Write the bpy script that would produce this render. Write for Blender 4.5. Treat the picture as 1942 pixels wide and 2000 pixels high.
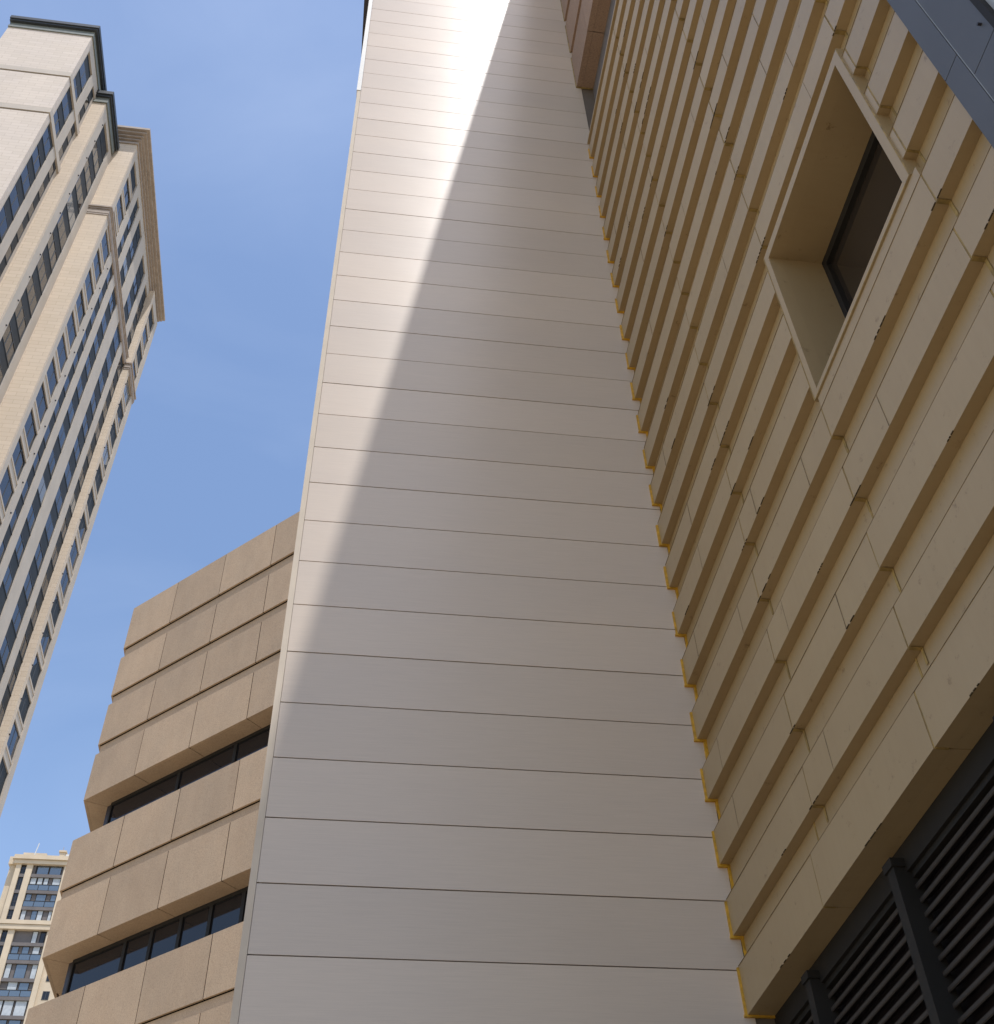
import bpy, math, random
from mathutils import Matrix, Vector

for o in list(bpy.data.objects):
    bpy.data.objects.remove(o, do_unlink=True)
scene = bpy.context.scene
COL = scene.collection
rnd = random.Random(7)

# ------------------------------------------------------------------ camera
F_PX, W_PX = 2232.77, 1942.0
PITCH, ROLL, YAW = (math.radians(v) for v in (45.717, 2.301, 9.397))
CAM = Vector((0, 0, 1.6))


def to_world(xx, uu, ff):
    xr = xx * math.cos(ROLL) + uu * math.sin(ROLL)
    up = -xx * math.sin(ROLL) + uu * math.cos(ROLL)
    yr = ff * math.cos(PITCH) - up * math.sin(PITCH)
    z = ff * math.sin(PITCH) + up * math.cos(PITCH)
    return Vector((xr * math.cos(YAW) + yr * math.sin(YAW), -xr * math.sin(YAW) + yr * math.cos(YAW), z))


cam_data = bpy.data.cameras.new('camera')
cam = bpy.data.objects.new('camera', cam_data)
COL.objects.link(cam)
r_, u_, f_ = to_world(1, 0, 0), to_world(0, 1, 0), to_world(0, 0, 1)
cam.matrix_world = Matrix(((r_.x, u_.x, -f_.x, CAM.x), (r_.y, u_.y, -f_.y, CAM.y), (r_.z, u_.z, -f_.z, CAM.z), (0, 0, 0, 1)))
cam_data.sensor_fit = 'HORIZONTAL'
cam_data.sensor_width = 36.0
cam_data.lens = 36.0 * F_PX / W_PX
cam_data.clip_start = 0.1
cam_data.clip_end = 5000
scene.camera = cam

# ------------------------------------------------------------------ light
SUN = Vector((0.1515, -0.376, 1.0)).normalized()
SUN_EL = math.asin(SUN.z)
SUN_AZ = math.atan2(SUN.x, SUN.y)            # clockwise from +Y

world = bpy.data.worlds.new('World')
scene.world = world
world.use_nodes = True
nt = world.node_tree
nt.nodes.clear()
out = nt.nodes.new('ShaderNodeOutputWorld')
bg = nt.nodes.new('ShaderNodeBackground')
sky = nt.nodes.new('ShaderNodeTexSky')
sky.sky_type = 'NISHITA'
sky.sun_disc = False
sky.sun_elevation = SUN_EL
sky.sun_rotation = SUN_AZ
sky.altitude = 50
sky.air_density = 1.0
sky.dust_density = 1.0
sky.ozone_density = 1.6
bg.inputs['Strength'].default_value = 0.15
# thin wisps of high cloud
tc = nt.nodes.new('ShaderNodeTexCoord')
mp = nt.nodes.new('ShaderNodeMapping')
mp.inputs['Scale'].default_value = (1.6, 3.0, 1.8)
mp.inputs['Rotation'].default_value = (0.3, 0.2, 0.7)
nz = nt.nodes.new('ShaderNodeTexNoise')
nz.inputs['Scale'].default_value = 1.6
nz.inputs['Detail'].default_value = 7
nz.inputs['Roughness'].default_value = 0.5
nz.inputs['Distortion'].default_value = 0.8
rp = nt.nodes.new('ShaderNodeValToRGB')
rp.color_ramp.elements[0].position = 0.42
rp.color_ramp.elements[0].color = (0, 0, 0, 1)
rp.color_ramp.elements[1].position = 0.85
rp.color_ramp.elements[1].color = (0.07, 0.07, 0.07, 1)
mx = nt.nodes.new('ShaderNodeMixRGB')
mx.inputs['Color2'].default_value = (7.5, 8.0, 8.8, 1)
nt.links.new(tc.outputs['Generated'], mp.inputs['Vector'])
nt.links.new(mp.outputs['Vector'], nz.inputs['Vector'])
nt.links.new(nz.outputs['Fac'], rp.inputs['Fac'])
nt.links.new(rp.outputs['Color'], mx.inputs['Fac'])
nt.links.new(sky.outputs['Color'], mx.inputs['Color1'])
nt.links.new(mx.outputs['Color'], bg.inputs['Color'])
nt.links.new(bg.outputs['Background'], out.inputs['Surface'])

sd = bpy.data.lights.new('sun', 'SUN')
sd.energy = 2.75
sd.angle = math.radians(0.46)
sd.color = (1.0, 0.975, 0.945)
so = bpy.data.objects.new('sun', sd)
COL.objects.link(so)
so.rotation_euler = SUN.to_track_quat('Z', 'Y').to_euler()
so.location = (0, 0, 60)

scene.view_settings.view_transform = 'Standard'
scene.view_settings.look = 'None'
scene.view_settings.gamma = 1
scene.view_settings.use_curve_mapping = False
scene.view_settings.exposure = 0.66

# ------------------------------------------------------------------ materials


def new_mat(name):
    m = bpy.data.materials.new(name)
    m.use_nodes = True
    n = m.node_tree
    b = n.nodes['Principled BSDF']
    return m, n, b


def pos_noise(n, scale, detail=4, rough=0.55, stretch=(1, 1, 1)):
    g = n.nodes.new('ShaderNodeNewGeometry')
    mp = n.nodes.new('ShaderNodeMapping')
    mp.inputs['Scale'].default_value = stretch
    t = n.nodes.new('ShaderNodeTexNoise')
    t.inputs['Scale'].default_value = scale
    t.inputs['Detail'].default_value = detail
    t.inputs['Roughness'].default_value = rough
    n.links.new(g.outputs['Position'], mp.inputs['Vector'])
    n.links.new(mp.outputs['Vector'], t.inputs['Vector'])
    return t.outputs['Fac']


def ramp(n, fac, stops):
    r = n.nodes.new('ShaderNodeValToRGB')
    e = r.color_ramp.elements
    while len(e) < len(stops):
        e.new(0.5)
    for i, (p, c) in enumerate(stops):
        e[i].position = p
        e[i].color = (c[0], c[1], c[2], 1) if not isinstance(c, (int, float)) else (c, c, c, 1)
    n.links.new(fac, r.inputs['Fac'])
    return r.outputs['Color']


def mul(n, a, b, fac=1.0):
    m = n.nodes.new('ShaderNodeMixRGB')
    m.blend_type = 'MULTIPLY'
    m.inputs['Fac'].default_value = fac
    for sock, v in ((m.inputs['Color1'], a), (m.inputs['Color2'], b)):
        if hasattr(v, 'node'):
            n.links.new(v, sock)
        else:
            sock.default_value = (v[0], v[1], v[2], 1)
    return m.outputs['Color']


def obj_random(n, lo, hi):
    oi = n.nodes.new('ShaderNodeObjectInfo')
    mr = n.nodes.new('ShaderNodeMapRange')
    mr.inputs['To Min'].default_value = lo
    mr.inputs['To Max'].default_value = hi
    n.links.new(oi.outputs['Random'], mr.inputs['Value'])
    return mr.outputs['Result']


def bump(n, b, h, strength, dist):
    bp = n.nodes.new('ShaderNodeBump')
    bp.inputs['Strength'].default_value = strength
    bp.inputs['Distance'].default_value = dist
    n.links.new(h, bp.inputs['Height'])
    n.links.new(bp.outputs['Normal'], b.inputs['Normal'])


def plain(name, color, rough=0.6, metal=0.0, var=0.12, scale=3.0, spec=0.5):
    m, n, b = new_mat(name)
    f = pos_noise(n, scale, 5)
    c = ramp(n, f, [(0.3, 1 - var), (0.7, 1 + 0.0)])
    n.links.new(mul(n, color, c), b.inputs['Base Color'])
    b.inputs['Roughness'].default_value = rough
    b.inputs['Metallic'].default_value = metal
    b.inputs['Specular IOR Level'].default_value = spec
    return m


# brushed pale aluminium of the big wall
M_WHITE, n, b = new_mat('brushed_pale_metal')
streak = pos_noise(n, 1.0, 5, 0.7, (2.6, 1.0, 130.0))
cloud = pos_noise(n, 0.55, 3, 0.5, (0.7, 1, 1.6))
c = mul(n, ramp(n, streak, [(0.25, (0.87, 0.865, 0.86)), (0.75, (1.0, 1.0, 1.0))]),
        ramp(n, cloud, [(0.3, (0.94, 0.935, 0.94)), (0.7, (1.0, 0.985, 0.965))]))
c = mul(n, (0.595, 0.490, 0.388), c)
rv = n.nodes.new('ShaderNodeMixRGB')
rv.blend_type = 'MULTIPLY'
rv.inputs['Fac'].default_value = 1
n.links.new(c, rv.inputs['Color1'])
n.links.new(obj_random(n, 0.935, 1.03), rv.inputs['Color2'])
n.links.new(rv.outputs['Color'], b.inputs['Base Color'])
b.inputs['Metallic'].default_value = 0.0
b.inputs['Roughness'].default_value = 0.34
b.inputs['Specular IOR Level'].default_value = 0.78
b.inputs['Anisotropic'].default_value = 0.7
tv = n.nodes.new('ShaderNodeCombineXYZ')
tv.inputs['Z'].default_value = 1.0
n.links.new(tv.outputs['Vector'], b.inputs['Tangent'])
bump(n, b, pos_noise(n, 0.9, 2, 0.4, (0.8, 1, 1.4)), 0.25, 0.02)

# cream stepped cladding
M_CREAM, n, b = new_mat('cream_cladding')
d1 = ramp(n, pos_noise(n, 1.3, 4, 0.6), [(0.3, (0.93, 0.91, 0.88)), (0.7, (1, 1, 1))])
d2 = ramp(n, pos_noise(n, 4.0, 6, 0.7, (1, 5.0, 0.35)), [(0.30, (0.965, 0.955, 0.94)), (0.6, (1, 1, 1))])
d3 = ramp(n, pos_noise(n, 9.0, 6, 0.75), [(0.30, (0.62, 0.55, 0.46)), (0.385, (1, 1, 1))])
c = mul(n, mul(n, mul(n, (0.343, 0.240, 0.120), d1), d2), d3)
rv = n.nodes.new('ShaderNodeMixRGB')
rv.blend_type = 'MULTIPLY'
rv.inputs['Fac'].default_value = 1
n.links.new(c, rv.inputs['Color1'])
n.links.new(obj_random(n, 0.95, 1.02), rv.inputs['Color2'])
n.links.new(rv.outputs['Color'], b.inputs['Base Color'])
b.inputs['Roughness'].default_value = 0.4
b.inputs['Specular IOR Level'].default_value = 0.7
bump(n, b, pos_noise(n, 2.0, 2, 0.5), 0.15, 0.01)


def granite(name, base):
    m, n, b = new_mat(name)
    s1 = ramp(n, pos_noise(n, 38, 4, 0.85), [(0.34, (0.70, 0.67, 0.64)), (0.5, (0.98, 0.97, 0.97)), (0.68, (1.13, 1.11, 1.06))])
    s2 = ramp(n, pos_noise(n, 0.8, 4, 0.6), [(0.3, (0.90, 0.89, 0.87)), (0.7, (1.03, 1.0, 0.96))])
    s3 = ramp(n, pos_noise(n, 3.2, 6, 0.7, (1, 1, 0.35)), [(0.3, (0.93, 0.91, 0.89)), (0.6, (1, 1, 1))])
    c = mul(n, mul(n, mul(n, base, s1), s2), s3)
    rv = n.nodes.new('ShaderNodeMixRGB')
    rv.blend_type = 'MULTIPLY'
    rv.inputs['Fac'].default_value = 1
    n.links.new(c, rv.inputs['Color1'])
    n.links.new(obj_random(n, 0.90, 1.06), rv.inputs['Color2'])
    n.links.new(rv.outputs['Color'], b.inputs['Base Color'])
    b.inputs['Roughness'].default_value = 0.75
    bump(n, b, pos_noise(n, 70, 3, 0.8), 0.5, 0.004)
    return m


M_GRAN = granite('tan_granite', (0.445, 0.328, 0.222))
M_GRAN_SHADE = granite('granite_shade_copy', (0.33, 0.22, 0.15))  # same granite in a darker copy, shade put into the colour
M_JOINT = plain('dark_joint', (0.055, 0.043, 0.033), 0.9)
M_WJOINT = plain('brown_joint', (0.13, 0.10, 0.075), 0.9)
M_LINE = plain('dull_brown_line', (0.25, 0.18, 0.10), 0.9, 0, 0.6, 7)
M_GRIME = plain('grime', (0.12, 0.085, 0.048), 0.95, 0, 0.7, 20, 0.1)
M_GAP = plain('black_joint_shadow', (0.012, 0.010, 0.008), 0.95, 0, 0.1, 3.0, 0.0)
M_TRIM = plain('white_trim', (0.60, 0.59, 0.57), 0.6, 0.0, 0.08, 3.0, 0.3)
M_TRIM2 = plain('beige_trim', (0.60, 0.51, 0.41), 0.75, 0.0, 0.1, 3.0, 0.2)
M_SEAL = plain('yellow_sealant', (0.64, 0.34, 0.022), 0.55, 0, 0.5, 14)
M_SEAL2 = plain('aged_sealant', (0.36, 0.235, 0.07), 0.7, 0, 0.6, 12)
M_BLUE = plain('slate_metal', (0.095, 0.097, 0.105), 0.5, 0.1, 0.12, 1.5, 0.3)
M_DARK = plain('dark_metal', (0.021, 0.018, 0.015), 0.6, 0.0, 0.2, 3.0, 0.2)
M_LOUV = plain('louver_metal', (0.046, 0.037, 0.030), 0.6, 0.0, 0.2, 3.0, 0.25)
M_GREY = plain('grey_panel', (0.42, 0.42, 0.41), 0.5, 0.2, 0.1)
M_BAND = plain('grey_band', (0.14, 0.125, 0.12), 0.6, 0.0, 0.1)
M_ROOF = plain('black_roof_metal', (0.03, 0.025, 0.03), 0.5, 0.1, 0.2)


def glass(name, tint, rough=0.04, ior=1.9, wavy=0.0):
    m, n, b = new_mat(name)
    b.inputs['Base Color'].default_value = (*tint, 1)
    b.inputs['Roughness'].default_value = rough
    b.inputs['IOR'].default_value = ior
    b.inputs['Specular IOR Level'].default_value = 0.5
    if wavy:
        bump(n, b, pos_noise(n, 0.9, 2, 0.5), wavy, 0.03)
    return m


M_GLASS = glass('tower_glass', (0.008, 0.012, 0.02), 0.05, 1.62, 0.5)
M_GLASSD = glass('dark_window_glass', (0.012, 0.012, 0.014), 0.05, 1.5)
M_GLASSW = glass('shaded_pane', (0.03, 0.022, 0.016), 0.08, 1.45)
M_GLASSF = glass('balcony_glass', (0.06, 0.085, 0.11), 0.05, 2.2, 0.3)
M_CURTG = glass('curtained_pane', (0.16, 0.16, 0.155), 0.08, 1.6)
M_CURT = plain('pale_curtain', (0.45, 0.48, 0.50), 0.7, 0, 0.2, 2)


def tiles(name, base, bw=1.2, bh=0.42):
    m, n, b = new_mat(name)
    g = n.nodes.new('ShaderNodeNewGeometry')
    sx = n.nodes.new('ShaderNodeSeparateXYZ')
    n.links.new(g.outputs['Position'], sx.inputs['Vector'])
    ad = n.nodes.new('ShaderNodeMath')
    ad.operation = 'ADD'
    n.links.new(sx.outputs['X'], ad.inputs[0])
    n.links.new(sx.outputs['Y'], ad.inputs[1])
    cb = n.nodes.new('ShaderNodeCombineXYZ')
    n.links.new(ad.outputs[0], cb.inputs['X'])
    n.links.new(sx.outputs['Z'], cb.inputs['Y'])
    br = n.nodes.new('ShaderNodeTexBrick')
    br.inputs['Scale'].default_value = 1.0
    br.inputs['Brick Width'].default_value = bw
    br.inputs['Row Height'].default_value = bh
    br.inputs['Mortar Size'].default_value = 0.018
    br.inputs['Mortar Smooth'].default_value = 0.4
    br.inputs['Color1'].default_value = (1, 1, 1, 1)
    br.inputs['Color2'].default_value = (0.93, 0.925, 0.91, 1)
    br.inputs['Mortar'].default_value = (0.74, 0.70, 0.66, 1)
    n.links.new(cb.outputs['Vector'], br.inputs['Vector'])
    v = ramp(n, pos_noise(n, 0.25, 5, 0.6), [(0.3, (0.93, 0.92, 0.92)), (0.7, (1.02, 1.0, 0.97))])
    n.links.new(mul(n, mul(n, base, br.outputs['Color']), v), b.inputs['Base Color'])
    b.inputs['Roughness'].default_value = 0.7
    return m


M_TILE = tiles('tower_tile', (0.57, 0.465, 0.35))
M_TILE2 = tiles('upper_tower_tile', (0.54, 0.465, 0.395))
M_PIER = plain('tower_pier', (0.45, 0.39, 0.325), 0.75, 0, 0.12, 0.6, 0.3)
M_SPAN = plain('dark_spandrel', (0.026, 0.029, 0.031), 0.65, 0.0, 0.3, 0.8, 0.25)
M_CORN = plain('brown_cornice', (0.36, 0.29, 0.235), 0.7, 0, 0.25, 2.0)
M_CORND = plain('dark_cornice', (0.03, 0.035, 0.04), 0.5, 0.1, 0.2)
M_CORNG = plain('grey_green_frieze', (0.16, 0.17, 0.15), 0.6, 0.1, 0.2)
M_FRAME = plain('grey_window_frame', (0.06, 0.065, 0.072), 0.6, 0.0, 0.2, 3.0, 0.3)
M_FWALL = plain('far_tower_stone', (0.56, 0.455, 0.325), 0.75, 0, 0.14, 0.5)
M_FBROWN = plain('far_brown_panel', (0.135, 0.115, 0.105), 0.6, 0, 0.2, 0.8)
M_GROUND, n, b = new_mat('pale_paving')
n.links.new(mul(n, (0.52, 0.435, 0.31), ramp(n, pos_noise(n, 0.4, 6, 0.6), [(0.3, 0.8), (0.7, 1.0)])), b.inputs['Base Color'])
b.inputs['Roughness'].default_value = 0.85

# ------------------------------------------------------------------ mesh helpers


class MB:
    def __init__(self):
        self.v, self.f = [], []

    def box(self, x0, x1, y0, y1, z0, z1):
        return self.prism([(x0, y0), (x1, y0), (x1, y1), (x0, y1)], z0, z1)

    def prism(self, poly, z0, z1):
        if sum(poly[i][0] * poly[(i + 1) % len(poly)][1] - poly[(i + 1) % len(poly)][0] * poly[i][1] for i in range(len(poly))) < 0:
            poly = poly[::-1]
        k, n = len(self.v), len(poly)
        self.v += [(p[0], p[1], z0) for p in poly] + [(p[0], p[1], z1) for p in poly]
        self.f.append(tuple(k + i for i in reversed(range(n))))
        self.f.append(tuple(k + n + i for i in range(n)))
        for i in range(n):
            j = (i + 1) % n
            self.f.append((k + i, k + j, k + n + j, k + n + i))
        return self

    def cyl(self, p, q, r, seg=10):
        p, q = Vector(p), Vector(q)
        d = (q - p).normalized()
        a = d.orthogonal().normalized()
        c = d.cross(a)
        k = len(self.v)
        for e in (p, q):
            for i in range(seg):
                t = 2 * math.pi * i / seg
                self.v.append(tuple(e + a * (r * math.cos(t)) + c * (r * math.sin(t))))
        self.f.append(tuple(k + i for i in reversed(range(seg))))
        self.f.append(tuple(k + seg + i for i in range(seg)))
        for i in range(seg):
            j = (i + 1) % seg
            self.f.append((k + i, k + j, k + seg + j, k + seg + i))
        return self

    def extrude_y(self, prof, y0, y1):
        """profile of (x, z) points swept along Y"""
        n, k = len(prof), len(self.v)
        self.v += [(p[0], y0, p[1]) for p in prof] + [(p[0], y1, p[1]) for p in prof]
        self.f.append(tuple(k + i for i in range(n)))
        self.f.append(tuple(k + n + i for i in reversed(range(n))))
        for i in range(n):
            j = (i + 1) % n
            self.f.append((k + j, k + i, k + n + i, k + n + j))
        return self

    def build(self, name, mat, parent=None, kind=None, label=None):
        me = bpy.data.meshes.new(name)
        me.from_pydata(self.v, [], self.f)
        me.materials.append(mat)
        me.update()
        o = bpy.data.objects.new(name, me)
        COL.objects.link(o)
        if parent is not None:
            o.parent = parent
            o.matrix_parent_inverse = parent.matrix_world.inverted()
        if kind:
            o['kind'] = kind
        if label:
            o['label'] = label
        return o


def thing(name, label, cat, loc, group=None):
    o = bpy.data.objects.new(name, None)
    o.empty_display_size = 0.3
    COL.objects.link(o)
    o.location = loc
    o.matrix_world = Matrix.Translation(loc)
    o['label'] = label
    o['category'] = cat
    if group:
        o['group'] = group
    return o


def inst(src, name, parent, loc):
    o = bpy.data.objects.new(name, src.data if hasattr(src, 'data') else src)
    COL.objects.link(o)
    o.parent = parent
    o.matrix_parent_inverse = Matrix()
    o.location = loc
    return o


def minus(y0, y1, z0, z1, h):
    """rectangle minus a hole -> rectangles"""
    a, bb, c, d = max(y0, h[0]), min(y1, h[1]), max(z0, h[2]), min(z1, h[3])
    if a >= bb - 1e-6 or c >= d - 1e-6:
        return [(y0, y1, z0, z1)]
    r = []
    if z0 < c - 1e-6:
        r.append((y0, y1, z0, c))
    if d < z1 - 1e-6:
        r.append((y0, y1, d, z1))
    if y0 < a - 1e-6:
        r.append((y0, a, c, d))
    if bb < y1 - 1e-6:
        r.append((bb, y1, c, d))
    return r


# ------------------------------------------------------------------ ground
g = MB()
g.v = [(-1500, -1500, 0), (1500, -1500, 0), (1500, 1500, 0), (-1500, 1500, 0)]
g.f = [(0, 1, 2, 3)]
g.build('ground', M_GROUND, None, 'structure')

# ------------------------------------------------------------------ pale metal wall
WY, WL, WR = 8.8, -0.642, 3.36
W_TOP = 28.2
wt = thing('metal_panel_wall', 'tall pale brushed metal wall of wide horizontal panels, half sunlit, half shaded', 'wall', (1.3, WY, 0))
MB().box(-0.60, 3.60, WY + 0.012, 14.0, 0, W_TOP).build('core', M_WJOINT, wt)
k, z = 0, 5.600 - 9 * 0.5992
while z < W_TOP - 0.05:
    z1 = min(z + 0.5992, W_TOP)
    MB().box(WL, WR, WY + rnd.uniform(-0.0012, 0.0012), WY + 0.011, z + 0.0055, z1 - 0.0055).build('panel', M_WHITE, wt)
    z = z1
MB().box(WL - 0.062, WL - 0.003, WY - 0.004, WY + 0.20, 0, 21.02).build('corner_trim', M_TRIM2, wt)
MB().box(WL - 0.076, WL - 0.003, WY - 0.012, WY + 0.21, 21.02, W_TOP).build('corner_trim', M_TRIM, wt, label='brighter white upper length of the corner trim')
MB().box(WL - 0.062, -0.60, WY + 0.20, 14.0, 0, W_TOP).build('side_wall', M_TRIM2, wt)
MB().box(-0.92, 3.60, WY - 0.02, 14.4, W_TOP, W_TOP + 0.4).build('roof_edge', M_ROOF, wt, label='black overhanging roof edge')

# ------------------------------------------------------------------ cream stepped cladding wall
RX = 3.295
DEP = 0.09
rt = thing('stepped_cladding_wall', 'shaded cream wall of stepped horizontal cladding panels with yellow sealed joints', 'wall', (RX, 5.6, 0))
Y_END = 2.55
WIN = (3.14, 5.01, 8.27, 10.25)          # outside of the window surround
OPEN = (3.23, 4.93, 8.33, 10.15)
NCOURSE = 23
PITCH_R = 0.648
R_TOP = 20.0


def zb(i):
    return 5.235 + PITCH_R * i


for i in range(NCOURSE):
    z0 = zb(i)
    zt = z0 + (0.395 if i == 0 else 0.325)
    zn = min(zb(i + 1), R_TOP)
    zn = max(zn, zt)
    seams = [3.15, 5.08, 6.98] if i == 0 else [3.08, 4.98, 6.76]
    ys = [Y_END] + seams + [WY]
    for y0, y1 in zip(ys, ys[1:]):
        m = MB()
        e0 = 0.0 if y0 == Y_END else 0.008
        e1 = 0.002 if y1 == WY else 0.008
        dx = rnd.uniform(-0.002, 0.002)
        for q in minus(y0 + e0, y1 - e1, z0, zt, WIN):
            m.box(RX + dx, RX + DEP + 0.02, *q)
        if i == 4 and y0 < 4 < y1:
            m.box(RX + dx, RX + DEP + 0.001, y0 + e0, y1 - e1, zt, WIN[2] - 0.004)
        for q in minus(y0 + e0, y1 - e1, zt, zn - 0.002, WIN):
            m.box(RX + DEP, RX + DEP + 0.02, *q)
        if m.v:
            m.build('panel', M_CREAM, rt)
    # sealant in the vertical joints (step-shaped)
    for y in seams:
        m = MB()
        w = 0.0085
        for (x0, x1, a, bq) in ((RX + 0.004, RX + 0.03, z0, zt), (RX + DEP - 0.004, RX + DEP + 0.02, zt, zn), (RX + 0.01, RX + DEP, z0 - 0.004, z0 + 0.01)):
            for q in minus(y - w, y + w, a, bq, WIN):
                m.box(x0, x1, *q)
        # dab of sealant under the step
        if i and not (WIN[0] - .1 < y < WIN[1] + .1 and WIN[2] < z0 < WIN[3]):
            m.box(RX + 0.006, RX + DEP, y - 0.016, y + 0.016, z0 - 0.007, z0 - 0.0045)
            m.box(RX + DEP - 0.006, RX + DEP - 0.0045, y - 0.013, y + 0.013, z0 - 0.11 - rnd.uniform(0, .08), z0 - 0.007)
        if m.v:
            m.build('joint_sealant', M_SEAL2, rt)
    # thick yellow bead against the metal wall
    m = MB()
    t = rnd.uniform(0.015, 0.026)
    m.box(RX - t, RX + 0.008, WY - 0.020, WY + 0.001, z0 - 0.012, zt + rnd.uniform(-0.03, 0.012))
    m.box(RX - t - rnd.uniform(0, .012), RX + DEP + 0.004, WY - 0.026, WY + 0.001, z0 - 0.014 - rnd.uniform(0, .012), z0 + 0.002)
    if i:
        t = rnd.uniform(0.018, 0.030)
        zz = z0 - 0.012
        while zz > zb(i - 1) + 0.36:
            h = rnd.uniform(0.05, 0.11)
            m.box(RX + DEP - t, RX + DEP + 0.006, WY - 0.022, WY + 0.001, zz - h, zz)
            t += rnd.uniform(-0.008, 0.005)
            t = max(t, 0.008)
            zz -= h
    m.build('sealant_bead', M_SEAL, rt)
    # thin dark line drawn along the top arris of the proud board
    m = MB()
    for q in minus(Y_END, WY - 0.02, zt - 0.0030, zt - 0.0005, WIN):
        m.box(RX - 0.0030, RX + 0.002, *q)
    if m.v:
        m.build('top_line', M_LINE, rt)
    # fine secondary joints in the proud boards
    m = MB()
    for a_, b_ in zip(ys[1:], ys[2:]):
        if rnd.random() < 0.6:
            y = rnd.uniform(a_ + 0.35, b_ - 0.35)
            for q in minus(y - 0.0016, y + 0.0016, z0 + 0.002, zt - 0.004, WIN):
                m.box(RX - 0.0032, RX + 0.002, *q)
    if m.v:
        m.build('hairline_joint', M_LINE, rt)
    # grime collected on the lower arris, mostly beside the joints
    m = MB()
    for y in seams + [rnd.uniform(2.7, 8.6) for _ in range(3)]:
        if rnd.random() < 0.55 and not (WIN[0] - .3 < y < WIN[1] + .3 and WIN[2] < z0 < WIN[3]):
            l0, l1 = rnd.uniform(.02, .22), rnd.uniform(0, .12)
            y0, y1 = y - l0, min(y + l1, WY - .03)
            n_ = rnd.randint(2, 4)
            for q in range(n_):
                ya = y0 + (y1 - y0) * q / n_
                yb = ya + (y1 - y0) / n_ * rnd.uniform(.5, 1.0)
                m.box(RX - 0.0042, RX + 0.004, max(ya, Y_END), yb, z0 - 0.001, z0 + rnd.uniform(.002, .005))
    if m.v:
        m.build('edge_grime', M_GRIME, rt)
# backing wall and coping
m = MB()
for q in minus(Y_END, WY, 5.26, R_TOP, (OPEN[0] - 0.021, OPEN[1] + 0.021, OPEN[2] - 0.021, OPEN[3] + 0.021)):
    m.box(RX + DEP + 0.021, RX + 0.6, *q)
m.build('backing_wall', M_JOINT, rt)
MB().box(RX - 0.012, RX + DEP + 0.3, Y_END, WY, R_TOP, R_TOP + 0.06).build('coping', M_CREAM, rt)
# deep soffit under the lowest course, in lengths
for y0, y1 in ((Y_END, 3.15), (3.15, 5.08), (5.08, 6.98), (6.98, WY)):
    MB().box(RX + DEP + 0.021, RX + 0.26, y0 + 0.003, y1 - 0.003, 5.236, 5.262).build('soffit_panel', M_CREAM, rt)
MB().box(RX + DEP + 0.0, RX + 0.235, WY - 0.02, WY + 0.001, 5.220, 5.238).build('sealant_bead', M_SEAL, rt)

# window in the cladding
wf = MB()
for q in minus(WIN[0], WIN[1], WIN[2], WIN[3], OPEN):
    wf.box(RX - 0.010, RX + 0.10, *q)
wo = wf.build('window', M_CREAM, rt, label='deep square window with cream surround and dark pane')
rv_ = MB()
xb = RX + 0.53
rv_.box(RX + 0.10, xb, OPEN[0] + 0.0, OPEN[1], OPEN[3], OPEN[3] + 0.02)
rv_.build('head_reveal', M_CREAM, wo)
MB().box(RX + 0.10, xb, OPEN[0], OPEN[1], OPEN[2] - 0.02, OPEN[2]).build('sill', M_CREAM, wo)
MB().box(RX + 0.10, xb, OPEN[1], OPEN[1] + 0.02, OPEN[2], OPEN[3]).build('side_reveal', M_CREAM, wo)
MB().box(RX + 0.10, xb, OPEN[0] - 0.02, OPEN[0], OPEN[2], OPEN[3]).build('side_reveal', M_CREAM, wo)
m = MB()
for q in minus(OPEN[0], OPEN[1], OPEN[2], OPEN[3], (OPEN[0] + 0.06, OPEN[1] - 0.06, OPEN[2] + 0.06, OPEN[3] - 0.09)):
    m.box(xb - 0.06, xb, *q)
m.build('inner_frame', M_DARK, wo)
MB().box(xb - 0.012, xb - 0.002, OPEN[0] + 0.05, OPEN[1] - 0.05, OPEN[2] + 0.05, OPEN[3] - 0.05).build('pane', M_GLASSW, wo)
# rusty sealant marks at the surround's corners
m = MB()
m.box(RX - 0.0125, RX - 0.0105, WIN[1] - 0.012, WIN[1] - 0.002, WIN[2], WIN[3])
m.box(RX - 0.0125, RX - 0.0105, WIN[0] + 0.002, WIN[0] + 0.012, WIN[2], WIN[3])
m.box(RX - 0.0125, RX - 0.0105, WIN[0] + 0.012, WIN[1] - 0.012, WIN[2] + 0.002, WIN[2] + 0.010)
m.build('surround_sealant', M_SEAL2, wo)

# ------------------------------------------------------------------ louvre screen below
lt = thing('louver_screen', 'dark metal louver screen with upright posts under the cream cladding soffit', 'louver', (3.56, 5.6, 0))
LZ0, LZ1 = 2.2, 5.07
MB().box(3.52, 3.62, Y_END, WY, 5.07, 5.234).build('top_rail', M_DARK, lt)
MB().box(3.55, 3.62, Y_END, WY, 5.03, 5.07).build('inner_rail', M_DARK, lt)
MB().box(3.66, 3.80, Y_END, WY, 0, 5.234).build('backing', M_ROOF, lt)
MB().box(3.50, 3.655, Y_END, WY, 0, LZ0).build('base_wall', M_GRAN, lt)
posts = [2.95, 4.55, 6.17, 7.79]
for y in posts:
    MB().box(3.44, 3.60, y, y + 0.10, LZ0, 5.10).build('post', M_DARK, lt)
    MB().box(3.425, 3.53, y - 0.015, y + 0.115, 5.10, 5.155).build('post_cap', M_DARK, lt)
sl = MB()
sl.extrude_y([(-0.05, -0.020), (-0.045, -0.028), (0.055, 0.030), (0.055, 0.038), (-0.05, -0.008)], 0, 1.0)
edges = [Y_END - 0.1] + posts + [WY - 0.1]
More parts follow.
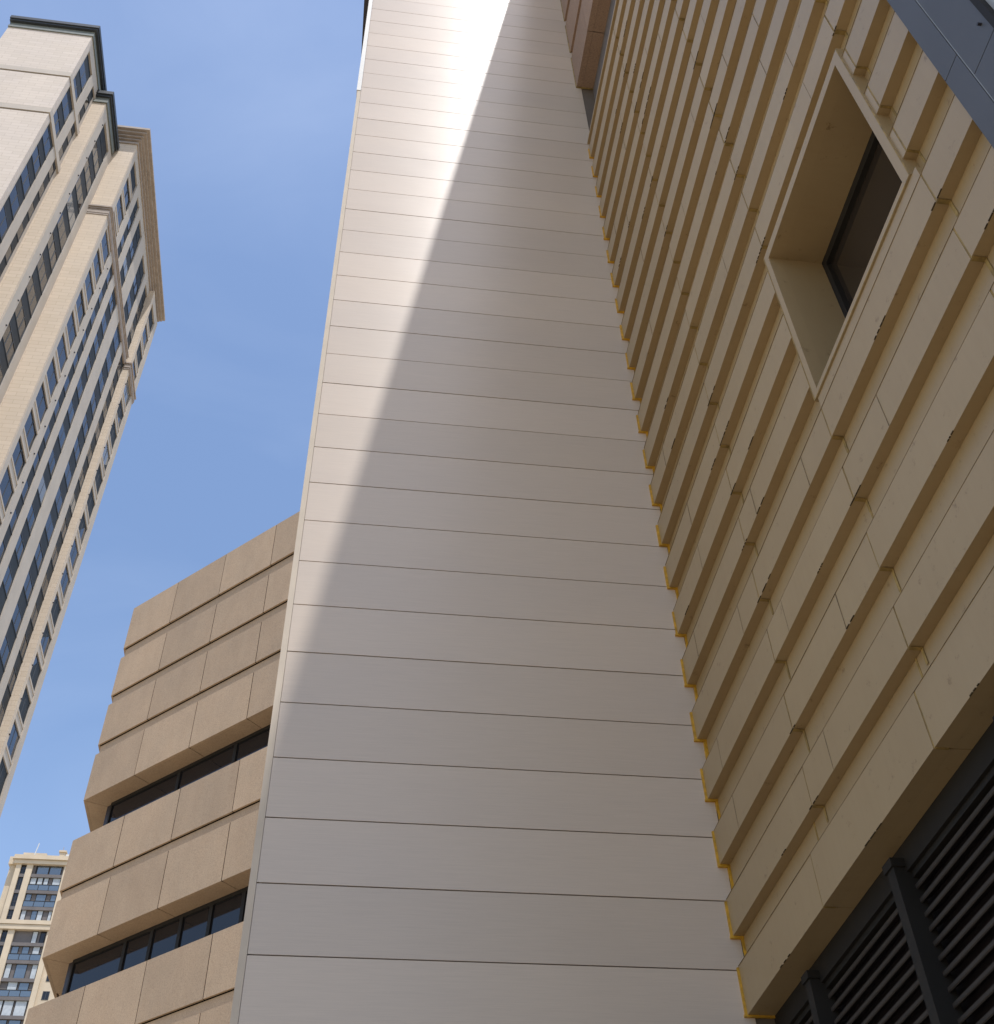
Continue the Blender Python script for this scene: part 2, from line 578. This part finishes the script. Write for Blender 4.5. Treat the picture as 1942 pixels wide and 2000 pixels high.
for y0, y1 in zip(edges, edges[1:]):
    z = LZ1 - 0.075
    yy0 = max(y0 + 0.1, Y_END)
    me = None
    while z > LZ0:
        if me is None:
            s0 = MB()
            s0.extrude_y([(-0.050, -0.034), (-0.044, -0.040), (0.055, 0.020), (0.055, 0.028), (-0.050, -0.012)], 0, y1 - yy0 if y1 < WY - .2 else WY - yy0)
            o = s0.build('slat', M_LOUV, None)
            me = o.data
            o.parent = lt
            o.matrix_parent_inverse = Matrix()
        else:
            o = bpy.data.objects.new('slat', me)
            COL.objects.link(o)
            o.parent = lt
        o.location = (3.60 - 3.56, yy0 - 5.6, z)
        z -= 0.0915

# ------------------------------------------------------------------ slate metal pilaster at the near end of the cladding
pt = thing('metal_pilaster', 'slate blue metal pilaster closing the end of the cream cladding', 'pilaster', (3.3, 2.3, 0))
for y0, y1, zs in ((2.385, 2.549, [2.0, 3.2, 4.9, 6.6, 8.31, 10.0, 11.7, 13.4, 15.1, 16.8, 18.5, 20.06]), (2.105, 2.372, [2.0, 4.6, 6.3, 8.0, 9.7, 11.4, 13.1, 14.8, 16.5, 18.2, 20.06])):
    for a_, b_ in zip(zs, zs[1:]):
        MB().box(RX - 0.012, RX + 0.05, y0, y1, a_ + 0.004, b_ - 0.004).build('panel', M_BLUE, pt)
MB().box(RX - 0.004, RX + 0.05, 2.3725, 2.3845, 2.0, 20.06).build('joint_strip', M_GREY, pt)
MB().box(RX + 0.051, RX + 0.3, 2.105, 2.549, 0, 20.06).build('core', M_JOINT, pt)
MB().box(RX - 0.02, RX + 0.05, 2.06, 2.104, 2.0, 20.06).build('edge_trim', M_DARK, pt)
MB().cyl((RX - 0.035, 2.150, 8.169), (RX - 0.008, 2.150, 8.169), 0.009, 12).build('bolt', M_ROOF, pt)

nt_ = thing('grey_wall', 'light grey flat wall panel beside the slate pilaster', 'wall', (3.4, 0.5, 0))
MB().box(RX + 0.02, RX + 0.4, -14.0, 2.059, 2.0, 20.06).build('panel', M_GREY, nt_)
MB().box(RX + 0.02, RX + 0.4, -14.0, 2.104, 0, 1.999).build('base_panel', M_GRAN, nt_)

# ------------------------------------------------------------------ granite storeys above the cream cladding
gt = thing('granite_upper_storeys', 'shade-darkened granite storeys overhanging the cream cladding above a grey band', 'building', (6, 0, 20.06))
GX = 3.27
GZ0, GTOP = 22.23, 33.6
MB().box(3.585, 12.0, -14.0, WY + 0.03, 20.065, GZ0 + 0.05).build('grey_band', M_BAND, gt)
MB().box(GX + 0.11, 12.0, -14.0, WY + 0.03, GZ0 + 0.05, GTOP - 0.05).build('core', M_GRAN_SHADE, gt)
MB().box(4.0, 12.0, -14.0, WY + 0.03, 0, 20.06).build('lower_core', M_JOINT, gt)
gy = [WY - 0.002, 7.75, 5.87, 3.99, 2.11, 0.23, -1.65, -3.53, -5.41, -7.29, -9.17, -11.05, -14.0]
for a_, b_ in zip(gy, gy[1:]):
    MB().box(GX + 0.112, 3.584, b_ + 0.006, a_ - 0.006, GZ0 + 0.002, GZ0 + 0.048).build('soffit_panel', M_GRAN_SHADE, gt)
z = GZ0
while z < GTOP - 0.6:
    zt = min(z + 1.30, GTOP)
    off = 0
    for a_, b_ in zip(gy, gy[1:]):
        MB().box(GX + rnd.uniform(-.002, .002), GX + 0.109, b_ + 0.006, a_ - 0.006, z, zt).build('stone_panel', M_GRAN_SHADE, gt)
    MB().box(GX - 0.012, GX + 0.012, WY - 0.02, WY + 0.001, z - 0.01, zt).build('sealant_bead', M_SEAL2, gt)
    z += 1.59
MB().box(GX, 12.0, -14.0, WY + 0.03, GTOP - 0.05, GTOP).build('roof_coping', M_GRAN_SHADE, gt)
MB().box(GX - 0.01, 3.60, WY - 0.025, WY + 0.001, GZ0 - 0.012, GZ0 + 0.002).build('sealant_bead', M_SEAL2, gt)

# ------------------------------------------------------------------ granite building behind the metal wall
AM = math.radians(-46.4)
T_ = Vector((-math.sin(AM), -math.cos(AM)))      # along the front, away from the corner
N_ = Vector((math.cos(AM), -math.sin(AM)))       # into the building
K_ = Vector((-6.42, 26.19))


def KI(e):
    return K_ + Vector((e, (e - N_.x * e) / N_.y))


def fr(u, e=0.0):
    return K_ + T_ * u + N_ * e


bt = thing('granite_building', 'brown granite building with stepped bands and recessed window strips behind metal wall', 'building', (-2, 26, 0))


def plan(e):
    p0 = KI(e)
    p1 = K_ + T_ * 13.2 + N_ * e
    return [tuple(p0), tuple(p1), (p1.x + 2.0, 42.0), (p0.x, 42.0)]


bands = [(22.15, 23.63), (20.52, 21.80), (18.94, 20.21), (17.30, 18.64), None,
         (14.88, 16.19), (13.27, 14.62), None, (10.85, 12.14), (9.24, 10.59), None, (6.82, 8.12), (5.22, 6.56), None, (0.0, 4.10)]
GJ = 0.011
UJ = [0, 1.84, 3.73, 5.62, 7.51, 9.40, 11.29, 13.18]
# cores: stone behind the bands, dark behind the glass
zones = [(17.30, 23.60), (13.27, 16.16), (9.24, 12.11), (5.22, 8.09), (0, 4.07)]
for z0, z1 in zones:
    MB().prism(plan(0.070), z0 + 0.05 if z0 else 0, z1).build('core', M_GRAN, bt)
wins = [(16.16, 17.35), (12.11, 13.32), (8.09, 9.29), (4.07, 5.27)]
for z0, z1 in wins:
    MB().prism(plan(0.56), z0 + 0.001, z1 - 0.001).build('window_core', M_ROOF, bt)
for bd in bands:
    if bd is None:
        continue
    z0, z1 = bd
    over = any(abs(z0 - c[0]) < 1e-6 for c in zones) and z0 > 0
    for j, (u0, u1) in enumerate(zip(UJ, UJ[1:])):
        a0 = 0.0 if j == 0 else GJ
        e = rnd.uniform(-0.002, 0.002)
        if j == 0:
            poly = [tuple(K_), tuple(fr(u1 - GJ)), tuple(fr(u1 - GJ, 0.068)), tuple(KI(0.068))]
        else:
            poly = [tuple(fr(u0 + a0, e)), tuple(fr(u1 - GJ, e)), tuple(fr(u1 - GJ, 0.068)), tuple(fr(u0 + a0, 0.068))]
        MB().prism(poly, z0, z1).build('stone_panel', M_GRAN, bt)
        if over:
            if j == 0:
                poly = [tuple(KI(0.071)), tuple(fr(u1 - 0.008, 0.071)), tuple(fr(u1 - 0.008, 0.58)), tuple(KI(0.58) + Vector((0.0, 0.0)))]
                poly[0] = tuple(KI(0.071) + T_ * 0.004)
                poly[3] = tuple(KI(0.58) + T_ * 0.004)
            else:
                poly = [tuple(fr(u0 + 0.008, 0.071)), tuple(fr(u1 - 0.008, 0.071)), tuple(fr(u1 - 0.008, 0.58)), tuple(fr(u0 + 0.008, 0.58))]
            MB().prism(poly, z0 + 0.002, z0 + 0.048).build('soffit_panel', M_GRAN, bt)
    jm = MB()
    for u in UJ[1:-1]:
        jm.prism([tuple(fr(u - GJ - .001, 0.006)), tuple(fr(u + GJ + .001, 0.006)), tuple(fr(u + GJ + .001, 0.069)), tuple(fr(u - GJ - .001, 0.069))], z0 + .003, z1 - .003)
    if z0 > 0 and not over:  # black strip standing in for the shadow line under each course
        jm.prism([tuple(KI(0.045)), tuple(fr(13.18, 0.045)), tuple(fr(13.18, 0.0695)), tuple(KI(0.0695))], z0 - 0.016, z0 - 0.002)
    jm.build('joint_and_shadow_line', M_GAP, bt)
    # return along the left flank
    for j in range(5):
        y0 = K_.y + j * 1.88
        y1 = y0 + 1.873
        if j == 0:
            poly = [tuple(K_ + Vector((0, 0.002))), (K_.x, y1), (K_.x + 0.068, y1), tuple(KI(0.068) + Vector((0, 0.002)))]
        else:
            poly = [(K_.x, y0 + .007), (K_.x, y1), (K_.x + 0.068, y1), (K_.x + 0.068, y0 + .007)]
        MB().prism(poly, z0, z1).build('stone_panel', M_GRAN, bt)
        if over:
            if j == 0:
                poly = [tuple(KI(0.071) + Vector((0, 0.012))), (K_.x + 0.071, y1 - .001), (K_.x + 0.58, y1 - .001), tuple(KI(0.58) + Vector((0, 0.012)))]
            else:
                poly = [(K_.x + .126, y0 + .008), (K_.x + .126, y1 - .001), (K_.x + 0.58, y1 - .001), (K_.x + 0.58, y0 + .008)]
            MB().prism(poly, z0 + 0.002, z0 + 0.048).build('soffit_panel', M_GRAN, bt)
# strip windows
for wi, (z0, z1) in enumerate(wins):
    us = [0.45, 2.20, 3.05, 3.95, 4.85, 5.80, 6.75, 7.70, 8.65, 9.60, 10.6, 11.6, 12.9]
    if wi == 0:
        us = [0.45, 2.9, 4.8, 6.7, 8.6, 10.5, 12.9]
    h0, h1 = z0 + 0.035, z1 - 0.05
    for u0, u1 in zip(us, us[1:]):
        m = MB()
        fw = 0.05
        for (a_, b_, c_, d_) in ((u0, u1, h0, h0 + fw), (u0, u1, h1 - 0.09, h1), (u0, u0 + fw, h0 + fw, h1 - 0.09), (u1 - fw, u1, h0 + fw, h1 - 0.09)):
            m.prism([tuple(fr(a_, 0.50)), tuple(fr(b_ - .002, 0.50)), tuple(fr(b_ - .002, 0.556)), tuple(fr(a_, 0.556))], c_, d_)
        wob = m.build('window', M_DARK, bt)
        MB().prism([tuple(fr(u0 + .04, 0.535)), tuple(fr(u1 - .04, 0.535)), tuple(fr(u1 - .04, 0.545)), tuple(fr(u0 + .04, 0.545))], h0 + .04, h1 - .08).build('pane', M_GLASSD, wob)

# ------------------------------------------------------------------ residential tower on the left
tt = thing('residential_tower', 'tall cream tiled apartment tower with dark cornices and brown top cornice', 'building', (-28, 58, 0))
AX, BX, CX, DX = -25.95, -24.95, -23.26, -22.78
AY, BY, CY, DY, EY = 42.5, 47.47, 52.45, 68.17, 72.2
REC = 0.15
A_TOP, B_TOP, C_TOP = 99.6, 97.9, 100.6
MB().box(-32.75, AX - REC, AY + 0.5, EY, 0, A_TOP).build('core', M_SPAN, tt)
MB().box(-32.75, AX, AY, AY + 0.499, 0, 85.15).build('south_wall', M_TILE2, tt)
MB().box(-32.75, AX, AY, AY + 0.499, 86.1, 91.55).build('south_wall', M_TILE2, tt)
MB().box(-32.75, AX, AY, AY + 0.499, 92.5, A_TOP).build('south_wall', M_TILE2, tt)
for z0 in (85.15, 91.55):
    m = MB()
    m.box(-32.75, AX - 0.05, AY + 0.05, AY + 0.499, z0, z0 + 0.95)
    m.build('belt_recess', M_JOINT, tt)
    m = MB()
    m.box(-32.8, AX + 0.06, AY - 0.06, BY - 0.01, z0 + 0.13, z0 + 0.82)
    m.build('belt_course', M_PIER, tt)
# block A east side
MB().box(AX - REC, AX, AY + 0.5, 43.15, 0, A_TOP).build('pier', M_PIER, tt)
MB().box(AX - REC, AX, 45.2, 46.15, 0, A_TOP).build('pier', M_PIER, tt)
MB().box(AX - REC - .02, AX - .1, 47.1, BY - .001, 0, A_TOP).build('pier', M_PIER, tt)
MB().box(AX - REC, AX, 43.15, 45.2, A_TOP - 1.3, A_TOP).build('lintel', M_PIER, tt)
MB().box(AX - REC, AX, 46.15, BY - .001, A_TOP - 1.3, A_TOP).build('lintel', M_PIER, tt)
# block B
MB().box(-33.3, BX - REC, BY + 0.3, EY - .01, 0, B_TOP).build('core', M_SPAN, tt)
MB().box(AX - REC - .03, BX, BY, BY + 0.299, 0, B_TOP).build('south_wall', M_TILE, tt)
MB().box(BX - REC, BX, BY + 0.3, 48.75, 0, B_TOP).build('pier', M_PIER, tt)
MB().box(BX - REC, BX, 51.5, CY - .001, 0, B_TOP).build('pier', M_PIER, tt)
MB().box(BX - REC, BX, 48.75, 51.5, B_TOP - 0.8, B_TOP).build('lintel', M_PIER, tt)
# block C
MB().box(-33.2, CX - REC, CY + 0.3, EY - .02, 0, C_TOP).build('core', M_SPAN, tt)
MB().box(BX - REC - .03, CX, CY, CY + 0.299, 0, C_TOP).build('south_wall', M_TILE, tt)
cp = [(CY + .3, 53.33), (55.9, 56.95), (58.2, 59.3), (61.3, 63.1), (65.4, 66.5)]
for y0, y1 in cp:
    MB().box(CX - REC, CX, y0, y1, 0, C_TOP).build('pier', M_PIER, tt)
MB().box(DX - .19, DX - .175, 68.77, 71.3, 0, C_TOP).build('core', M_SPAN, tt)
MB().box(CX - REC, DX, DY, 68.77, 0, C_TOP).build('pier', M_TILE, tt, label='tan projecting pier')
MB().box(CX - REC, DX, 71.3, EY, 0, C_TOP).build('pier', M_PIER, tt)
for y0, y1, xx in ((53.33, 55.9, CX), (56.95, 58.2, CX), (59.3, 61.3, CX), (63.1, 65.4, CX), (66.5, DY, CX), (68.77, 71.3, DX)):
    MB().box(CX - REC, xx - .02, y0, y1, C_TOP - 1.2, C_TOP).build('lintel', M_PIER, tt)

# window units: (frame + pane) and spandrel, one mesh per strip shared by the storeys
ORG = Vector((-28, 58, 0))


def strip(x, y0, y1, tops, hp, floor, cream, zmin, zmax, panes=2, pmat=None):
    w = y1 - y0
    fm = MB()
    fw = 0.07
    fm.box(0, 0.06, 0, w, 0, fw)
    fm.box(0, 0.06, 0, w, hp - fw, hp)
    for i in range(panes + 1):
        yc = min(max(w * i / panes - fw / 2, 0), w - fw)
        fm.box(0.001, 0.059, yc, yc + fw, fw, hp - fw)
    pm = MB()
    pm.box(0.02, 0.035, 0.02, w - 0.02, 0.02, hp - 0.02)
    sm = MB()
    hs = floor - hp
    if cream:
        sm.box(0, 0.08, 0, w, 0.06, hs - 0.06)
        sm.box(0, 0.13, 0, w, hs - 0.20, hs - 0.02)
        sm.box(0, 0.13, 0, w, 0.02, 0.18)
    else:
        sm.box(0, 0.05, 0, w, 0.0, hs)
        sm.box(0, 0.08, 0, w, hs - 0.10, hs - 0.01)
    f0 = p0 = s0 = None
    z = tops
    while z > zmin + floor:
        z -= floor
    while z < zmax:
        base = Vector((x, y0, z - hp)) - ORG
        if f0 is None:
            f0 = fm.build('window', M_FRAME)
            p0 = pm.build('pane', pmat or M_GLASS)
            pd = p0.data.copy()
            pd.materials[0] = M_GLASSD
            pc = p0.data.copy()
            pc.materials[0] = M_CURTG
            s0 = sm.build('spandrel', M_PIER if cream else M_SPAN)
            fo, po, sp = f0, p0, s0
        else:
            fo, po, sp = (bpy.data.objects.new(n_, d_.data) for n_, d_ in (('window', f0), ('pane', p0), ('spandrel', s0)))
            for q in (fo, po, sp):
                COL.objects.link(q)
        fo.parent = tt
        fo.location = base
        po.parent = fo
        po.location = (rnd.uniform(-0.004, 0.004), 0, 0)
        rr = rnd.random()
        if rr < 0.42:
            po.data = pc if rr < 0.07 else pd
        po.rotation_euler = (0, rnd.uniform(-0.008, 0.008), rnd.uniform(-0.008, 0.008))
        if z + hs < zmax + 1.0:
            sp.parent = tt
            sp.location = base + Vector((0, 0, hp + 0.002))
        else:
            bpy.data.objects.remove(sp, do_unlink=True)
        z += floor


FH = 2.96
strip(AX - REC + .001, 43.152, 45.198, 84.9, 1.75, FH, False, 66, 98, 2)
strip(AX - REC + .001, 46.152, 47.098, 84.9, 1.55, FH, False, 66, 98, 1)
strip(BX - REC + .001, 48.752, 51.498, 70.4, 1.75, FH, False, 58, 96.9, 3)
strip(CX - REC + .001, 53.332, 55.898, 66.83, 2.03, FH, True, 50, 98.9, 2)
strip(CX - REC + .001, 56.952, 58.198, 72.66, 1.55, FH, False, 42, 98.9, 1)
strip(CX - REC + .001, 59.302, 61.298, 72.66, 1.55, FH, False, 40, 98.9, 2)
strip(CX - REC + .001, 63.102, 65.398, 72.66, 1.55, FH, False, 38, 98.9, 2)
strip(CX - REC + .001, 66.502, DY - .002, 72.66, 1.55, FH, False, 36, 98.9, 2)
strip(CX - REC + .42, 68.772, 71.298, 66.83, 2.03, FH, True, 34, 98.9, 2)

# drain stubs on the piers
dm = None
for (x, y, z, dz, nn) in ((BX, 48.5, 98.6 - 2.6, FH, 12), (CX, 56.45, 86.2, FH, 16), (DX, 68.6, 86.0, FH, 16)):
    for i in range(nn):
        p = Vector((x - 0.05, y, z - i * dz)) - ORG
        if dm is None:
            o = MB().cyl((0, 0, 0), (0.12, 0, -0.02), 0.065, 8).build('drain_pipe', M_ROOF)
            dm = o.data
        else:
            o = bpy.data.objects.new('drain_pipe', dm)
            COL.objects.link(o)
        o.parent = tt
        o.location = p


def cornice(x1, y0, y1, z0, steps, mat, xw=-32.75, name='cornice'):
    """stepped cornice round the south-east corner: steps of (projection, height)"""
    m = MB()
    z = z0
    for pr, h in steps:
        m.box(xw - pr * 0.3, x1 + pr, y0 - pr, y1 + pr * 0.4, z, z + h)
        z += h
    return m.build(name, mat, tt)


cornice(AX, AY, BY + 0.3, A_TOP + 0.001, [(0.10, 0.30), (0.05, 0.55)], M_CORNG, name='frieze')
cornice(AX, AY, BY + 0.3, A_TOP + 0.852, [(0.28, 0.25), (0.38, 0.45)], M_CORND)
cornice(BX, BY, CY - .3, B_TOP + 0.001, [(0.12, 0.8)], M_CORNG, xw=-30, name='frieze')
cornice(BX, BY, CY - .3, B_TOP + 0.802, [(0.28, 0.3), (0.40, 0.5)], M_CORND, xw=-30)
cornice(CX, CY, EY, C_TOP + 0.001, [(0.12, 0.30), (0.06, 0.10), (0.30, 0.16), (0.24, 0.10), (0.50, 0.16), (0.44, 0.10), (0.75, 0.28), (1.0, 0.30)], M_CORN, xw=-28)
m = MB()
m.box(-28.2, CX + 0.9, CY - 0.9, EY + .3, C_TOP + 1.502, C_TOP + 1.60)
m.build('cornice_flashing', M_TRIM, tt)
# mid-height belts of block C and the end pier
m = MB()
for pr, h0, h1 in ((0.05, 88.05, 88.25), (0.08, 88.26, 88.8), (0.15, 88.81, 89.0), (0.24, 89.01, 89.2)):
    m.box(BX - .2, CX + pr, CY - pr, 67.9, h0, h1)
m.build('belt_cornice', M_CORN, tt)
m = MB()
for pr, h0, h1 in ((0.05, 87.6, 87.8), (0.10, 87.81, 88.3), (0.20, 88.31, 88.5)):
    m.box(CX, DX + pr, DY - pr, EY + .1, h0, h1)
m.build('belt_cornice', M_CORN, tt)

# ------------------------------------------------------------------ far tower
ft = thing('residential_tower', 'far cream stone apartment tower with glazed balconies between pilasters', 'building', (-50, 193, 0))
FY = 193.0
MB().box(-55.69, -46.72, FY + 0.42, FY + 16, 0, 104.19).build('core', M_FBROWN, ft)
MB().box(-57.0, -55.7, FY + 1.0, FY + 14, 0, 104.5).build('flank_wall', M_FWALL, ft)
MB().box(-46.699, -39.9, FY + 0.5, FY + 15, 0, 104.5).build('flank_wall', M_FWALL, ft)
for x0, x1 in ((-55.7, -54.85), (-53.9, -52.85), (-47.55, -46.7)):
    MB().box(x0, x1, FY - 0.05, FY + 1.2, 0, 104.2).build('pilaster', M_FWALL, ft)
m = MB()
m.box(-56.2, -46.2, FY - 0.35, FY + 15, 104.2, 104.9)
m.box(-56.5, -45.9, FY - 0.65, FY + 15, 104.95, 105.25)
m.box(-56.35, -46.0, FY - 0.5, FY + 15, 105.25, 105.8)
m.build('cornice', M_FWALL, ft)
m = MB()
m.box(-57.3, -55.9, FY + 0.6, FY + 15, 104.5, 105.9)
m.build('cornice', M_FWALL, ft)
m = MB()
m.box(-57.2, -46.4, FY - 0.35, FY + 2, 92.3, 93.1)
m.box(-57.3, -46.3, FY - 0.5, FY + 2, 93.15, 93.4)
m.box(-57.2, -46.4, FY - 0.4, FY + 2, 93.4, 93.9)
m.build('belt_course', M_FWALL, ft)
MB().box(-55.4, -51.9, FY + 2, FY + 8, 105.8, 107.0).box(-55.6, -51.6, FY + 1.8, FY + 8.2, 107.0, 107.4).build('roof_house', M_FWALL, ft)
MB().box(-49.2, -48.3, FY + 1, FY + 2, 105.8, 107.3).box(-49.4, -48.1, FY + 0.8, FY + 2.2, 107.3, 107.6).build('chimney', M_FWALL, ft)
MB().cyl((-53.2, FY, 105.8), (-52.9, FY, 108.3), 0.09, 8).build('mast', M_TRIM, ft)
MB().cyl((-48.9, FY + 1.5, 107.6), (-48.9, FY + 1.5, 108.6), 0.05, 6).build('mast', M_CORN, ft)
# parapet rail
MB().box(-47.8, -46.2, FY - 0.2, FY - 0.1, 105.8, 106.3).build('roof_rail', M_TRIM, ft)
rows = [102.2, 99.2, 96.2, 89.9, 86.9, 83.9, 80.9, 77.9, 74.9, 71.9]
tops = [104.2, 102.0, 99.0, 96.0, 92.3, 89.7, 86.7, 83.7, 80.7, 77.7, 74.7]
bots = [102.5, 99.5, 96.5, 93.9, 90.2, 87.2, 84.2, 81.2, 78.2, 75.2, 72.2]
for z in rows:
    MB().box(-52.85, -47.55, FY + 0.05, FY + 0.6, z - 0.30, z + 0.28).build('balcony_slab', M_FBROWN, ft)
    MB().box(-54.85, -53.9, FY + 0.15, FY + 0.6, z - 0.30, z + 0.28).build('balcony_slab', M_FBROWN, ft)
lay = [[(.10, .14, 0), (.14, .52, 1), (.54, .92, 1)], [(.02, .22, 2), (.24, .42, 2), (.44, .60, 2), (.72, .98, 2)], [(.02, .20, 1), (.34, .66, 1), (.80, .98, 1)], [(.02, .18, 2), (.34, .52, 1), (.52, .70, 2), (.86, .98, 2)],
       [(.55, .72, 2), (.8, .95, 0)], [(.04, .26, 1), (.36, .58, 1), (.68, .9, 2)], [(.02, .20, 2), (.32, .66, 1), (.80, .98, 2)], [(.22, .52, 2), (.56, .86, 1)], [(.0, .24, 2), (.26, .56, 2), (.6, .95, 2)], [(.1, .5, 1), (.55, .9, 1)], [(.1, .5, 1), (.55, .9, 1)]]
for i, (zt, z0) in enumerate(zip(tops, bots)):
    bw = 5.296
    h = zt - z0
    zt2 = zt - 0.02
    wf_ = MB()
    pans = []
    for (a_, b_, kd) in lay[i]:
        xa, xb_ = -52.848 + bw * a_, -52.848 + bw * b_
        wf_.box(xa, xa + 0.08, FY + 0.30, FY + 0.419, z0, zt2)
        wf_.box(xb_ - 0.08, xb_, FY + 0.30, FY + 0.419, z0, zt2)
        wf_.box(xa + 0.08, xb_ - 0.08, FY + 0.30, FY + 0.419, zt2 - 0.08, zt2)
        pans.append((xa + 0.07, xb_ - 0.07, kd))
    wo_ = wf_.build('balcony_window', M_DARK, ft)
    for xa, xb_, kd in pans:
        MB().box(xa, xb_, FY + 0.33, FY + 0.36, z0, zt2 - 0.07).build('pane', (M_GLASSD, M_GLASSF, M_CURT)[kd], wo_)
    if i in (1, 2, 5, 7, 9):
        rl = MB()
        for a_ in (0.0, 0.33, 0.66, 0.985):
            rl.box(-52.848 + bw * a_, -52.848 + bw * a_ + 0.07, FY + 0.08, FY + 0.16, z0, z0 + 1.0)
        rl.box(-52.848, -47.552, FY + 0.06, FY + 0.18, z0 + 1.0, z0 + 1.08)
        ro = rl.build('railing', M_DARK, ft)
        for a_, b_ in ((0.0, 0.33), (0.33, 0.66), (0.66, 0.985)):
            MB().box(-52.848 + bw * a_ + 0.09, -52.848 + bw * b_ - 0.02, FY + 0.11, FY + 0.13, z0 + 0.05, z0 + 0.98).build('glass_panel', M_GLASSF, ro)
    nb = MB()
    nb.box(-54.848, -53.902, FY + 0.28, FY + 0.32, z0 + 0.9, z0 + 0.97)
    nb.box(-54.848, -53.902, FY + 0.28, FY + 0.32, z0 + 0.05, z0 + 0.12)
    nb.box(-54.40, -54.34, FY + 0.281, FY + 0.319, z0 + 0.12, z0 + 0.9)
    nb.box(-54.40, -54.34, FY + 0.281, FY + 0.319, z0 + 0.97, zt2)
    no = nb.build('narrow_window', M_FRAME, ft)
    MB().box(-54.848, -53.902, FY + 0.33, FY + 0.36, z0, zt2).build('pane', M_GLASSD, no)
for z0 in (75.0, 78.0, 81.0, 84.0, 87.0, 90.0):
    wo_ = MB().box(-45.9, -44.8, FY + 0.44, FY + 0.52, z0 - 0.05, z0).box(-45.9, -45.8, FY + 0.46, FY + 0.52, z0, z0 + 1.35).box(-44.9, -44.8, FY + 0.46, FY + 0.52, z0, z0 + 1.35).box(-45.8, -44.9, FY + 0.46, FY + 0.52, z0 + 1.27, z0 + 1.35).box(-45.39, -45.31, FY + 0.461, FY + 0.52, z0, z0 + 1.27).build('small_window', M_FRAME, ft)
    MB().box(-45.81, -44.89, FY + 0.485, FY + 0.51, z0, z0 + 1.28).build('pane', M_GLASSD, wo_)
